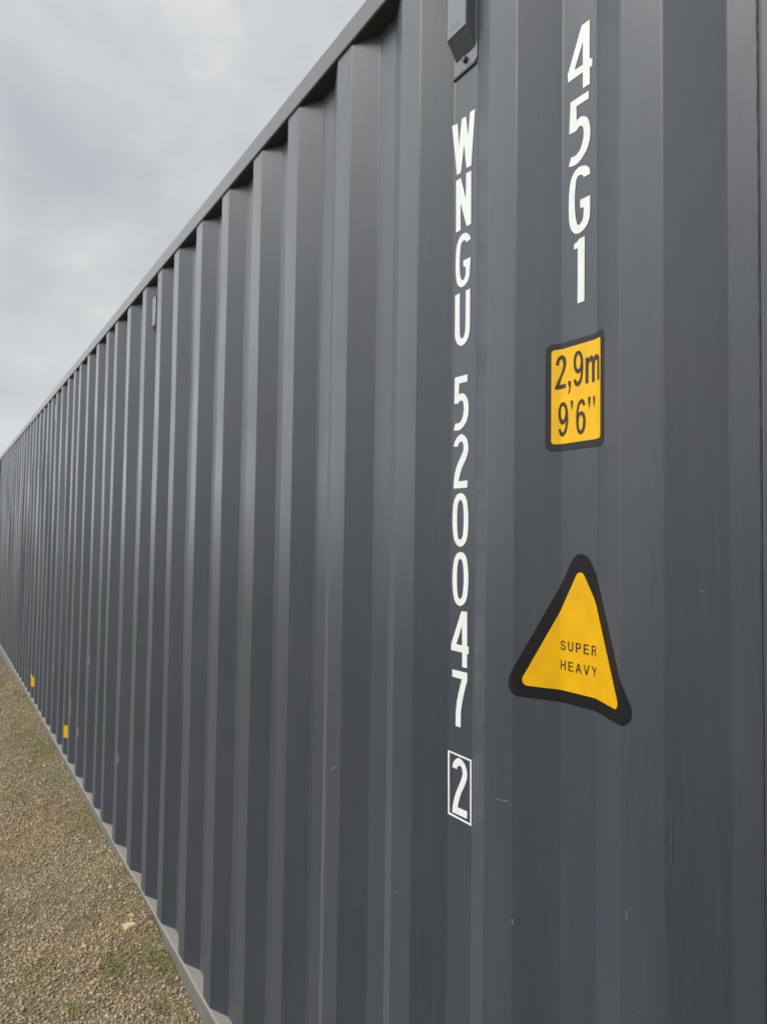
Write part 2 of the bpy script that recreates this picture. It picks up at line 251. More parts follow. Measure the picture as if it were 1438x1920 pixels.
STICKER = [
    ('2', [[(-0.04373,1.94252),(-0.04281,1.94759),(-0.04189,1.95026),(-0.04022,1.95344),(-0.03838,1.95539),(-0.03419,1.95788),(-0.0272,1.95433),(-0.02475,1.94868),(-0.02423,1.94503),(-0.02464,1.93977),(-0.02565,1.93579),(-0.0278,1.93088),(-0.03002,1.92685),(-0.0335,1.9215),(-0.03531,1.9173),(-0.03762,1.91024),(-0.02516,1.9104),(-0.02514,1.90385),(-0.04503,1.90328),(-0.04467,1.90625),(-0.04383,1.90887),(-0.04196,1.91339),(-0.04005,1.91742),(-0.03705,1.92316),(-0.03496,1.92795),(-0.03222,1.93421),(-0.03096,1.93843),(-0.03081,1.94309),(-0.03116,1.94607),(-0.03265,1.95012),(-0.03596,1.95064),(-0.03782,1.94805),(-0.03847,1.94606),(-0.03892,1.94161)]]),
    ('comma', [[(-0.02009,1.91361),(-0.01473,1.91295),(-0.015,1.9038),(-0.01696,1.89589),(-0.02077,1.89182),(-0.0185,1.89911),(-0.01806,1.90554),(-0.02006,1.9059)]]),
    ('9', [[(0.00124,1.95747),(0.00507,1.95433),(0.0068,1.95151),(0.00846,1.94658),(0.00928,1.94206),(0.00971,1.93547),(0.00972,1.92985),(0.00933,1.92214),(0.0087,1.91691),(0.00748,1.9113),(0.00603,1.90774),(0.00356,1.9043),(0.00144,1.90269),(-0.00262,1.90179),(-0.00614,1.90453),(-0.00763,1.90708),(-0.00942,1.91336),(-0.0046,1.91362),(-0.00339,1.90988),(-0.0004,1.90874),(0.00191,1.91058),(0.00305,1.91254),(0.00428,1.91621),(0.00486,1.91917),(0.00519,1.92455),(0.00179,1.9215),(-0.00268,1.92203),(-0.0062,1.92593),(-0.00771,1.9292),(-0.00899,1.93473),(-0.00934,1.93947),(-0.00894,1.94598),(-0.00795,1.95017),(-0.00586,1.95432),(-0.00365,1.95628)],[(0.00051,1.95178),(0.00319,1.948),(0.00421,1.94483),(0.00489,1.93946),(0.00474,1.93565),(0.00367,1.93131),(0.00244,1.92925),(-0.00046,1.92802),(-0.00303,1.93128),(-0.00403,1.93406),(-0.00472,1.9388),(-0.00473,1.94242),(-0.00407,1.94688),(-0.00286,1.94933)]]),
    ('m', [[(0.01424,1.9433),(0.01976,1.94257),(0.01976,1.93888),(0.02364,1.94402),(0.02722,1.94392),(0.02979,1.94016),(0.03361,1.94388),(0.04069,1.9429),(0.04696,1.93806),(0.04704,1.90324),(0.04079,1.90357),(0.04071,1.93294),(0.03741,1.93551),(0.0332,1.93429),(0.03179,1.92946),(0.03183,1.90271),(0.02672,1.90332),(0.02667,1.93282),(0.02509,1.93602),(0.02222,1.93548),(0.02007,1.93076),(0.01984,1.903),(0.01433,1.90333)]]),
    ('9', [[(-0.03002,1.88244),(-0.02577,1.87961),(-0.02382,1.87701),(-0.02191,1.87239),(-0.02087,1.86768),(-0.02016,1.8603),(-0.02014,1.85407),(-0.02079,1.84557),(-0.02178,1.83999),(-0.02366,1.83428),(-0.02592,1.83092),(-0.03135,1.82696),(-0.03675,1.82983),(-0.03917,1.83953),(-0.03524,1.84046),(-0.03403,1.83561),(-0.0306,1.83399),(-0.02758,1.83731),(-0.0264,1.84003),(-0.02555,1.84456),(-0.02523,1.84738),(-0.02524,1.85107),(-0.02825,1.8476),(-0.03012,1.8466),(-0.03377,1.84654),(-0.03663,1.84983),(-0.03787,1.85302),(-0.03903,1.85879),(-0.03939,1.86342),(-0.03914,1.86943),(-0.03831,1.87371),(-0.03645,1.87857),(-0.03468,1.881)],[(-0.03046,1.87679),(-0.02729,1.87258),(-0.02619,1.86954),(-0.02565,1.86481),(-0.02591,1.86119),(-0.02711,1.85672),(-0.02843,1.85455),(-0.03146,1.85313),(-0.03421,1.85722),(-0.03498,1.8599),(-0.03539,1.86394),(-0.0353,1.86735),(-0.03465,1.87198),(-0.03362,1.87449)]]),
    ('mark', [[(-0.01584,1.88154),(-0.01007,1.88154),(-0.0108,1.87368),(-0.01229,1.86511),(-0.01383,1.87298)]]),
    ('6', [[(0.00707,1.8815),(0.01074,1.87891),(0.01225,1.87658),(0.01397,1.87092),(0.0093,1.87027),(0.00782,1.87421),(0.00561,1.87514),(0.00332,1.87325),(0.00225,1.87099),(0.00118,1.86661),(0.0007,1.86361),(0.00048,1.85912),(0.00336,1.8614),(0.00515,1.86202),(0.00859,1.86196),(0.01202,1.8583),(0.0134,1.85493),(0.01447,1.84899),(0.01464,1.84416),(0.01401,1.83783),(0.0128,1.83369),(0.01037,1.8295),(0.00828,1.82753),(0.00427,1.8264),(0.00022,1.82943),(-0.00148,1.8324),(-0.00292,1.83779),(-0.00359,1.84248),(-0.00386,1.84904),(-0.00381,1.85467),(-0.00342,1.86244),(-0.00245,1.86819),(-0.00038,1.87504),(0.0019,1.87856)],[(0.00566,1.85696),(0.00819,1.85407),(0.00916,1.8517),(0.00983,1.84773),(0.00977,1.84394),(0.00897,1.83824),(0.00785,1.83509),(0.00499,1.83186),(0.00233,1.83581),(0.00135,1.83899),(0.00075,1.84427),(0.00084,1.84808),(0.00166,1.85251),(0.00279,1.85485)]]),
    ('mark', [[(0.01901,1.88158),(0.02419,1.88162),(0.02334,1.87285),(0.02164,1.86398),(0.0199,1.87226)]]),
    ('mark', [[(0.02875,1.88165),(0.03328,1.88144),(0.03273,1.8736),(0.0309,1.86425),(0.02947,1.873)]]),
]
# ------------------------------------------------------------------ corrugated wall profile
DEPTH = 0.036
XR = [-.559, -.835, -1.114, -1.395, -1.682, -1.935, -2.216, -2.495, -2.791, -3.043, -3.311, -3.623, -3.928,
      -4.157, -4.451, -4.756, -5.066, -5.290, -5.570, -5.880, -6.171, -6.444]
pat = [0.288, 0.288, 0.250, 0.279]
while XR[-1] > -11.95: XR.append(XR[-1] - pat[len(XR) % 4])
X_RIGHT, X_LEFT = -0.437, -12.315
Z_LO, Z_HI = 0.156, 2.840
# corners from right to left: (x, y)
corners = [(X_RIGHT, DEPTH), (-0.490, DEPTH), (XR[0], 0.0)]
for i in range(len(XR) - 1):
    a, b = XR[i], XR[i + 1]
    corners += [(a - 0.068, 0.0), (b + 0.137, DEPTH), (b + 0.069, DEPTH), (b, 0.0)]
corners += [(XR[-1] - 0.068, 0.0), (XR[-1] - 0.137, DEPTH), (X_LEFT, DEPTH)]
def rounded(corners, r=0.011, seg=4):
    pts = [corners[0]]; ids = [0]
    for i in range(1, len(corners) - 1):
        p0, p1, p2 = (np.array(q) for q in corners[i - 1:i + 2])
        u = (p0 - p1) / np.linalg.norm(p0 - p1); v = (p2 - p1) / np.linalg.norm(p2 - p1)
        ang = math.acos(max(-1, min(1, float(u @ v)))); t = r / math.tan(ang / 2)
        a = p1 + u * t; b = p1 + v * t
        c = p1 + (u + v) / np.linalg.norm(u + v) * (r / math.sin(ang / 2))
        a0 = a - c; b0 = b - c
        th0 = math.atan2(a0[1], a0[0]); th1 = math.atan2(b0[1], b0[0]); dth = (th1 - th0 + math.pi) % (2 * math.pi) - math.pi
        for k in range(seg + 1):
            th = th0 + dth * k / seg
            pts.append((c[0] + r * math.cos(th), c[1] + r * math.sin(th))); ids.append(i)
    pts.append(corners[-1]); ids.append(len(corners) - 1)
    return pts, ids
PROF, PID = rounded(corners)
PX = np.array([-p[0] for p in PROF]); PY = np.array([p[1] for p in PROF])
seglen = np.hypot(np.diff(PX), np.diff(PY)); PS = np.concatenate([[0], np.cumsum(seglen)])   # arc length, right to left
def s_of_x(x): return float(np.interp(-x, PX, PS))
def on_wall(s, off):
    """point and outward offset on the corrugated surface at arc length s (grows to the left)"""
    x = -np.interp(s, PS, PX); y = np.interp(s, PS, PY)
    x1 = -np.interp(s + .0015, PS, PX); y1 = np.interp(s + .0015, PS, PY); x0 = -np.interp(s - .0015, PS, PX); y0 = np.interp(s - .0015, PS, PY)
    tx, ty = x1 - x0, y1 - y0; n = math.hypot(tx, ty)
    nx, ny = -ty / n, tx / n
    if ny > 0: nx, ny = -nx, -ny
    return x + nx * off, y + ny * off

def dents(n, seed, amp):
    r = np.random.default_rng(seed)
    out = []
    for i in range(n):
        ph = r.uniform(0, 6.28, 4); am = r.normal(0, 1, 4) * np.array([1.0, .8, .5, .3]); fr = np.array([1.1, 2.3, 4.1, 7.0])
        out.append((ph, am * amp, fr))
    return out
def corrugated(name, prof, ids, zlo, zhi, rows, amp, parent, mats, seed=3, near_clean=True, extra=None):
    nc = max(ids) + 1
    dx = dents(nc, seed, amp); dy = dents(nc, seed + 1, amp * 0.35)
    me = bpy.data.meshes.new(name); bm = bmesh.new()
    zs = np.linspace(zlo, zhi, rows + 1); grid = []
    for z in zs:
        t = (z - zlo) / (zhi - zlo); env = min(1, max(0, (z - .42) / .45)) * min(1, max(0, (2.54 - z) / .35))
        row = []
        for (x, y), i in zip(prof, ids):
            e = env
            if near_clean: e *= min(1, max(0.0, (-1.75 - x) / 1.0)) * (1 + .8 * min(1, max(0.0, (-4.5 - x) / 3)))
            if i in (0, nc - 1): e = 0
            ph, am, fr = dx[i]; ox = float((am * np.sin(fr * z + ph)).sum()) * e
            ph, am, fr = dy[i]; oy = float((am * np.sin(fr * z + ph)).sum()) * e
            row.append(bm.verts.new((x + ox, y + oy, z)))
        grid.append(row)
    for a, b in zip(grid[:-1], grid[1:]):
        for i in range(len(prof) - 1):
            bm.faces.new((a[i + 1], a[i], b[i], b[i + 1]))
    if extra: extra(bm)
    return bm

# ------------------------------------------------------------------ the container
box_root = empty('shipping_container', (-6.375, 1.219, 0.0))
box_root['label'] = 'long dark slate grey corrugated steel shipping container with white lettering and yellow warning stickers'
box_root['category'] = 'container'
box_root.location = (0, 0, 0)

def poly_fill(bm, loops, place, mi=0):
    """fill flat loops (holes allowed), then map every vertex with place(u, v)"""
    es = []
    tb = bmesh.new()
    for lp in loops:
        vs = [tb.verts.new((u, 0, v)) for u, v in lp]
        for i in range(len(vs)): es.append(tb.edges.new((vs[i], vs[(i + 1) % len(vs)])))
    bmesh.ops.triangle_fill(tb, edges=es, use_beauty=True, use_dissolve=False)
    return tb
def cut_and_place(tb, place, step=0.004):
    xs = [v.co.x for v in tb.verts]; x = math.floor(min(xs) / step) * step + step
    while x < max(xs):
        bmesh.ops.bisect_plane(tb, geom=tb.verts[:] + tb.edges[:] + tb.faces[:], plane_co=(x, 0, 0), plane_no=(1, 0, 0))
        x += step
    for v in tb.verts: v.co = Vector(place(v.co.x, v.co.z))
    for f in tb.faces:
        f.normal_update()
        if f.normal.y > 0: f.normal_flip()
    return tb
def merge(bm, tb, mi=0):
    mp = {}
    for v in tb.verts: mp[v] = bm.verts.new(v.co)
    for f in tb.faces:
        nf = bm.faces.new([mp[v] for v in f.verts]); nf.material_index = mi
    tb.free()

# paint scratches and runs live in the side panel's own mesh
def scratches(bm):
    def streak(pts, wd, mi, off=0.0006):
        for (x0, z0), (x1, z1) in zip(pts[:-1], pts[1:]):
            n = 6
            d = Vector((x1 - x0, 0, z1 - z0)); L_ = max(d.length, 1e-6); px, pz = -d.z / L_ * wd / 2, d.x / L_ * wd / 2
            prev = None
            for k in range(n + 1):
                t = k / n; cx, cz = x0 + (x1 - x0) * t, z0 + (z1 - z0) * t
                wv = 0.35 + 0.65 * math.sin(math.pi * min(max(t, .05), .95)) * rnd.uniform(.7, 1.1)
                q = []
                for sgn in (1, -1):
                    xx = cx + px * sgn * wv; X, Y = on_wall(s_of_x(xx), off); q.append(bm.verts.new((X, Y, cz + pz * sgn * wv)))
                if prev:
                    f = bm.faces.new((prev[0], prev[1], q[1], q[0])); f.material_index = mi
                    f.normal_update()
                    if f.normal.y > 0: f.normal_flip()
                prev = q
    streak([(-0.873, 1.2395), (-0.856, 1.240), (-0.842, 1.2455)], 0.0016, 1)
    streak([(-0.884, 1.121), (-0.875, 1.112)], 0.0014, 1)
    streak([(-0.834, 1.064), (-0.833, 1.055)], 0.0022, 1)
    streak([(-0.618, 1.175), (-0.614, 1.160)], 0.0013, 1)
    streak([(-1.172, 0.966), (-1.15, 0.968)], 0.0014, 1)
    streak([(-0.552, 1.32), (-0.5515, 1.26)], 0.002, 3)
    streak([(-0.617, 1.33), (-0.6165, 1.26)], 0.001, 3)
    for (x, z) in [(-0.883, 1.45), (-0.7, 1.86), (-1.45, 1.02), (-0.92, 1.45), (-1.0, 0.62), (-0.6, 1.05), (-0.85, 1.86), (-1.25, 1.6), (-0.52, 1.6), (-0.99, 1.83)]:
        streak([(x, z), (x + 0.0015, z + 0.0025)], 0.0016, 1)
    # scuffs on the bends low on the far ribs, a few centimetres long
    for i, z, L_ in [(19, .62, .06), (18, .56, .09), (17, .50, .05), (16, .46, .12), (15, .40, .06), (14, .9, .05), (11, .55, .04)]:
        streak([(XR[i] + 0.002, z), (XR[i] + 0.003, z + L_)], 0.012, 2)
    for i in range(26):
        j = rnd.choice(range(3, 30)); z = rnd.uniform(.3, 1.6)
        streak([(XR[j] - rnd.uniform(.0, .06), z), (XR[j] - rnd.uniform(.0, .06), z + rnd.uniform(-.02, .03))], 0.0018, 1)

bm = corrugated('side_panel', PROF, PID, Z_LO, Z_HI, 44, 0.0036, box_root, None, extra=scratches)
SEAM = []
# weld seams of the panel joints, standing in the inner flats
for i in range(4, len(XR), 4):
    xc = XR[i] + 0.075
    vs = [bm.verts.new(q) for z in (Z_LO + .003, Z_HI - .003) for q in ((xc - .005, DEPTH - .0003, z), (xc - .001, DEPTH - .0014, z), (xc + .004, DEPTH - .0003, z))]
    for a_, b_ in ((0, 1), (1, 2)): SEAM.append(bm.faces.new((vs[a_], vs[b_], vs[b_ + 3], vs[a_ + 3])))
for f in SEAM:
    f.normal_update()
    if f.normal.y > 0: f.normal_flip()
side = from_bm('side_panel', bm, [M_wall, M_scratch, M_scuff, M_rust], box_root, smooth=True)
for p_ in list(side.data.polygons)[-len(SEAM):]: p_.use_smooth = False
wn = side.modifiers.new('wn', 'WEIGHTED_NORMAL'); wn.weight = 90; wn.keep_sharp = True
side['label'] = 'near corrugated side wall with the lettering'

# the far side wall, mirrored, and both ends
W = 2.438
far = [(x, W - y) for x, y in reversed(PROF)]
bm = corrugated('side_panel', far, list(reversed(PID)), Z_LO, Z_HI, 2, 0.0, box_root, None)
from_bm('side_panel', bm, M_wall, box_root)
XE0, XE1 = -0.283, -12.469
for xe, sgn in ((XE0, -1), (XE1, 1)):
    pr = []; y = 0.16; up_ = True
    pr.append((y, 0.04))
    while y < W - 0.36:
        pr += [(y + .03, .04), (y + .07, .0), (y + .14, .0), (y + .18, .04)]; y += 0.22
    pr.append((W - 0.16, 0.04))
    bm = bmesh.new(); lo = []; hi = []
    for yy, dd in pr:
        lo.append(bm.verts.new((xe + sgn * (dd + .012), yy, Z_LO))); hi.append(bm.verts.new((xe + sgn * (dd + .012), yy, Z_HI)))
    for i in range(len(pr) - 1): bm.faces.new((lo[i], lo[i + 1], hi[i + 1], hi[i]))
    from_bm('end_panel', bm, M_wall, box_root)
    # sill and header of the end frame
    for nm, z0, z1 in (('end_sill', 0.012, 0.156), ('end_header', 2.80, 2.888)):
        bm = bmesh.new(); box(bm, min(xe, xe + sgn * .1), max(xe, xe + sgn * .1), .165, W - .165, z0, z1, .004)
        from_bm(nm, bm, M_rail, box_root)

# roof skin with shallow cross corrugations
bm = bmesh.new(); rows = []
x = XE1 + 0.16; xs = []
while x < XE0 - 0.16:
    xs += [(x, 0), (x + .09, 0), (x + .11, .018), (x + .19, .018)]; x += .21
for xx, h in xs:
    rows.append([bm.verts.new((xx, yy, 2.868 + h * (1 if 0.1 < yy < W - .1 else 0))) for yy in (.055, .13, W - .13, W - .055)])
for a, b in zip(rows[:-1], rows[1:]):
    for j in range(3): bm.faces.new((a[j], b[j], b[j + 1], a[j + 1]))
from_bm('roof', bm, M_rail, box_root)
bm = bmesh.new(); box(bm, XE1 + .1, XE0 - .1, .05, W - .05, .13, .15)
from_bm('floor', bm, simple('plywood_floor', (.2, .13, .08), .7), box_root)

# rails: square tube above, channel with a flat top flange below
def rail_strip(name, y0, y1, z0, z1, bev, mirror=False):
    bm = bmesh.new(); n = 60; xs = np.linspace(X_LEFT + .002, X_RIGHT + .001, n + 1)
    r = bev; prof = []
    for cx, cz, a0 in ((y0 + r, z0 + r, 180), (y1 - r, z0 + r, 270), (y1 - r, z1 - r, 0), (y0 + r, z1 - r, 90)):
        for k in range(4):
            a = R(a0 + 30 * k); prof.append((cx + r * math.cos(a), cz + r * math.sin(a)))
    rg = np.random.default_rng(5); prev = None
    for i, x in enumerate(xs):
        wob = 0.0012 * math.sin(x * 2.1) + 0.0007 * math.sin(x * 7.3 + 1)
        ring = [bm.verts.new((x, (W - py if mirror else py) + (0 if mirror else wob * .6), pz + wob * .5)) for py, pz in prof]
        if prev:
            for k in range(len(ring)):
                q = (prev[k], prev[(k + 1) % len(ring)], ring[(k + 1) % len(ring)], ring[k])
                bm.faces.new(q if not mirror else q[::-1])
        else: bm.faces.new(ring if mirror else ring[::-1])
        prev = ring
    bm.faces.new(prev[::-1] if mirror else prev)
    bmesh.ops.recalc_face_normals(bm, faces=bm.faces)
    o = from_bm(name, bm, M_rail if name != 'top_rail' else M_toprail, box_root, smooth=True)
    w_ = o.modifiers.new('wn', 'WEIGHTED_NORMAL'); w_.weight = 90
    return o
M_toprail = paint_material('top_rail_paint', (0.062, 0.064, 0.068), 0.42, dust=0.7, spec=0.42)
rail_strip('top_rail', -0.006, 0.054, 2.836, 2.896, 0.006)
rail_strip('top_rail', -0.006, 0.054, 2.836, 2.896, 0.006, True)
for mir in (False, True):
    bm = bmesh.new(); n = 80; xs = np.linspace(X_LEFT + .002, X_RIGHT + .001, n + 1); prev = None
    prof = [(.055, .156), (.055, .1515), (.006, .1515), (.0045, .150), (.0045, .012), (.006, .0105), (.05, .0105), (.05, .006),
            (.004, .006), (.0, .0075), (-.0045, .012), (-.0045, .148), (-.003, .153), (.001, .156)]
    for x in xs:
        wob = 0.0015 * math.sin(x * 1.7 + 2) + 0.0008 * math.sin(x * 6.1)
        ring = [bm.verts.new((x, (W - py) if mir else py + (wob if py < .02 else 0), pz + (wob * .4 if pz > .1 else 0))) for py, pz in prof]
        if prev:
            for k in range(len(ring)):
                bm.faces.new((prev[k], prev[(k + 1) % len(ring)], ring[(k + 1) % len(ring)], ring[k]))
        prev = ring
    bmesh.ops.recalc_face_normals(bm, faces=bm.faces)
    from_bm('bottom_rail', bm, M_sill, box_root)

# corner posts and castings
def casting(x0, x1, y0, y1, z0, z1, fx, fy):
    bm = bmesh.new(); box(bm, x0, x1, y0, y1, z0, z1, .006)
    o = from_bm('corner_casting', bm, M_rail, box_root)
    # oval lock holes, dark recesses
    cz = (z0 + z1) / 2; cx = (x0 + x1) / 2; cy = (y0 + y1) / 2
    for kind in (0, 1):
        bm = bmesh.new(); ring = []
        for k in range(24):
            a = 2 * math.pi * k / 24; u = math.cos(a) * .032; v = math.sin(a) * .042 if kind else math.sin(a) * .042
            ring.append((cx + u, (y0 - .001) if fy < 0 else (y1 + .001), cz + v) if kind == 0 else ((x0 - .001) if fx < 0 else (x1 + .001), cy + u, cz + v))
        bm.faces.new([bm.verts.new(q) for q in ring])
        from_bm('lock_hole', bm, M_hole, o)
for xs_, fx in (((-.431, XE0), 1), ((XE1, X_LEFT - .004), -1)):
    for ys_, fy in (((-.004, .15), -1), ((W - .15, W + .004), 1)):
        bm = bmesh.new(); box(bm, xs_[0], xs_[1], ys_[0], ys_[1], .118, 2.778, .006)
        from_bm('corner_post', bm, M_rail if fx < 0 else M_wall, box_root)
        casting(min(xs_) - (.024 if fx > 0 else 0), max(xs_) + (.0 if fx > 0 else .024), ys_[0] - .003, ys_[1] + .003, 0.0, .118, fx, fy)
        casting(min(xs_) - (.024 if fx > 0 else 0), max(xs_) + (.0 if fx > 0 else .024), ys_[0] - .003, ys_[1] + .003, 2.778, 2.9, fx, fy)
# bead of sealant down the joint between the panel and the post
bm = bmesh.new(); prev = None; rg = np.random.default_rng(9)
for z in np.arange(.16, 2.776, .012):
    ww = .0054 + rg.uniform(-.0007, .0009)
    r_ = [bm.verts.new(q) for q in ((-.4305 - ww, .034, z), (-.4305 - ww, .004, z), (-.4305 - ww * .5, .0015 + rg.uniform(0, .001), z), (-.4305, .004, z), (-.4305, .034, z))]
    if prev:
        for k in range(4): bm.faces.new((prev[k], r_[k], r_[k + 1], prev[k + 1]))
    prev = r_
bmesh.ops.recalc_face_normals(bm, faces=bm.faces)
from_bm('sealant_bead', bm, M_seal, box_root)

# ------------------------------------------------------------------ white lettering on the inner flats
def lettering(name, c, label):
    o = empty(name); o.parent = box_root; o['label'] = label
    for cc, ch, loops in GLYPHS:
        if cc != c: continue
        tb = poly_fill(None, loops, None)
        cut_and_place(tb, lambda u, v: (*on_wall(s_of_x(u), 0.0007), v), step=0.01)
        bm = bmesh.new(); merge(bm, tb)
        from_bm('number_frame' if ch == 'box' else 'character', bm, M_white, o)
    return o
lettering('container_number', 0, 'white letters W N G U 5 2 0 0 4 7 running down')
lettering('check_digit', 2, 'white digit 2 in a thin white box')
lettering('size_code', 1, 'white code 4 5 G 1 running down')

# ------------------------------------------------------------------ stickers, draped over the ribs
S0 = s_of_x(-0.732)
def drape(off, s0=S0): return lambda u, v: (*on_wall(s0 - u, off), v)
def rrect(u0, u1, v0, v1, r, n=6):
    o = []
    for cx, cz, a0 in ((u1 - r, v1 - r, 0), (u0 + r, v1 - r, 90), (u0 + r, v0 + r, 180), (u1 - r, v0 + r, 270)):
        for k in range(n + 1): a = R(a0 + 90 * k / n); o.append((cx + r * math.cos(a), cz + r * math.sin(a)))
    return o
def rtri(pts, r, n=7):
    out = []
    for i in range(3):
        a, b, c = (np.array(pts[j % 3]) for j in (i - 1, i, i + 1))
        u = (a - b) / np.linalg.norm(a - b); v = (c - b) / np.linalg.norm(c - b)
        ang = math.acos(float(u @ v)); cen = b + (u + v) / np.linalg.norm(u + v) * r / math.sin(ang / 2); t = r / math.tan(ang / 2)
        pa = b + u * t - cen; pb = b + v * t - cen
        t0 = math.atan2(pa[1], pa[0]); dt = (math.atan2(pb[1], pb[0]) - t0 + math.pi) % (2 * math.pi) - math.pi
        for k in range(n + 1):
            th = t0 + dt * k / n; out.append((cen[0] + r * math.cos(th), cen[1] + r * math.sin(th)))
    return out
def film(name, loops, off, m, parent, s0=S0, step=.004):
    tb = poly_fill(None, loops, None); cut_and_place(tb, drape(off, s0), step)
    bm = bmesh.new(); merge(bm, tb); return from_bm(name, bm, m, parent)
# block capitals on a unit square
CAPS = {
 'S': [[(.95,.72),(.78,.70),(.70,.82),(.50,.87),(.30,.82),(.24,.72),(.34,.62),(.62,.55),(.86,.46),(.97,.28),(.88,.10),(.66,.0),(.42,-.01),(.18,.07),(.05,.30),(.22,.32),(.32,.17),(.52,.12),(.72,.17),(.78,.28),(.68,.38),(.38,.45),(.16,.54),(.07,.70),(.16,.89),(.38,1.0),(.62,1.0),(.85,.90)]],
 'U': [[(.06,1),(.24,1),(.24,.34),(.32,.18),(.50,.13),(.68,.18),(.76,.34),(.76,1),(.94,1),(.94,.32),(.84,.09),(.62,-.01),(.38,-.01),(.16,.09),(.06,.32)]],
 'P': [[(.08,0),(.08,1),(.62,1),(.84,.92),(.94,.70),(.86,.48),(.62,.38),(.27,.38),(.27,0)], [(.27,.53),(.27,.86),(.58,.86),(.72,.80),(.76,.70),(.71,.58),(.58,.53)]],
 'E': [[(.08,0),(.08,1),(.90,1),(.90,.86),(.27,.86),(.27,.59),(.84,.59),(.84,.45),(.27,.45),(.27,.14),(.93,.14),(.93,0)]],
 'R': [[(.06,0),(.06,1),(.62,1),(.85,.92),(.93,.72),(.86,.54),(.68,.46),(.97,0),(.76,0),(.50,.43),(.24,.43),(.24,0)], [(.24,.57),(.24,.86),(.58,.86),(.72,.81),(.76,.72),(.71,.61),(.58,.57)]],
 'H': [[(.06,0),(.06,1),(.24,1),(.24,.60),(.76,.60),(.76,1),(.94,1),(.94,0),(.76,0),(.76,.45),(.24,.45),(.24,0)]],
 'A': [[(.0,0),(.40,1),(.60,1),(1.0,0),(.80,0),(.70,.27),(.30,.27),(.20,0)], [(.355,.42),(.645,.42),(.5,.82)]],
 'V': [[(.0,1),(.20,1),(.5,.22),(.80,1),(1.0,1),(.60,0),(.40,0)]],
 'Y': [[(.0,1),(.22,1),(.5,.56),(.78,1),(1.0,1),(.60,.42),(.60,0),(.41,0),(.41,.42)]]}
hs = film('height_sticker', [rrect(-.0605, .0605, 1.8050, 1.9765, .011)], .0007, M_grey, box_root)
hs['label'] = 'yellow rectangular sticker with dark border reading 2,9m 9\'6"'
film('yellow_field', [rrect(-.0508, .0508, 1.8160, 1.9668, .0055)], .0012, M_yellow2, hs)
for ch, loops in STICKER: film('character', loops, .0017, M_brown, hs)
ws = film('warning_sticker', [rtri([(-.1365, 1.4138), (.1475, 1.4138), (.0055, 1.6650)], .0205)], .0007, M_black, box_root)
ws['label'] = 'yellow triangle with thick black border reading SUPER HEAVY'
film('yellow_field', [rtri([(-.1025, 1.4325), (.1150, 1.4325), (.0048, 1.6250)], .0090)], .0012, M_yellow, ws)
for word, u0, u1, z0 in (('SUPER', -.0350, .0415, 1.4945), ('HEAVY', -.0345, .0420, 1.4640)):
    st_ = (u1 - u0) / 5
    for i, ch in enumerate(word):
        ww = st_ * .76
        film('character', [[(u0 + st_ * i + px * ww, z0 + pz * .0145) for px, pz in lp] for lp in CAPS[ch]], .0017, M_brown, ws)

# small yellow marks low on the wall at the fork pocket spacing
o = film('fork_marker', [rrect(-.002, .125, .270, .355, .004)], .0008, M_yellow, box_root, s_of_x(XR[17]), .004)
o['label'] = 'small yellow square marker nearer the camera'
XM = min(XR, key=lambda q: abs(q + 7.36))
o = film('fork_marker', [[(-.002, .262), (.125, .262), (.125, .345), (.03, .345), (-.01, .372), (-.068, .378), (-.068, .335), (-.02, .325)]], .0008, M_yellow, box_root, s_of_x(XM), .004)
o['label'] = 'small ragged yellow marker farther along the wall'

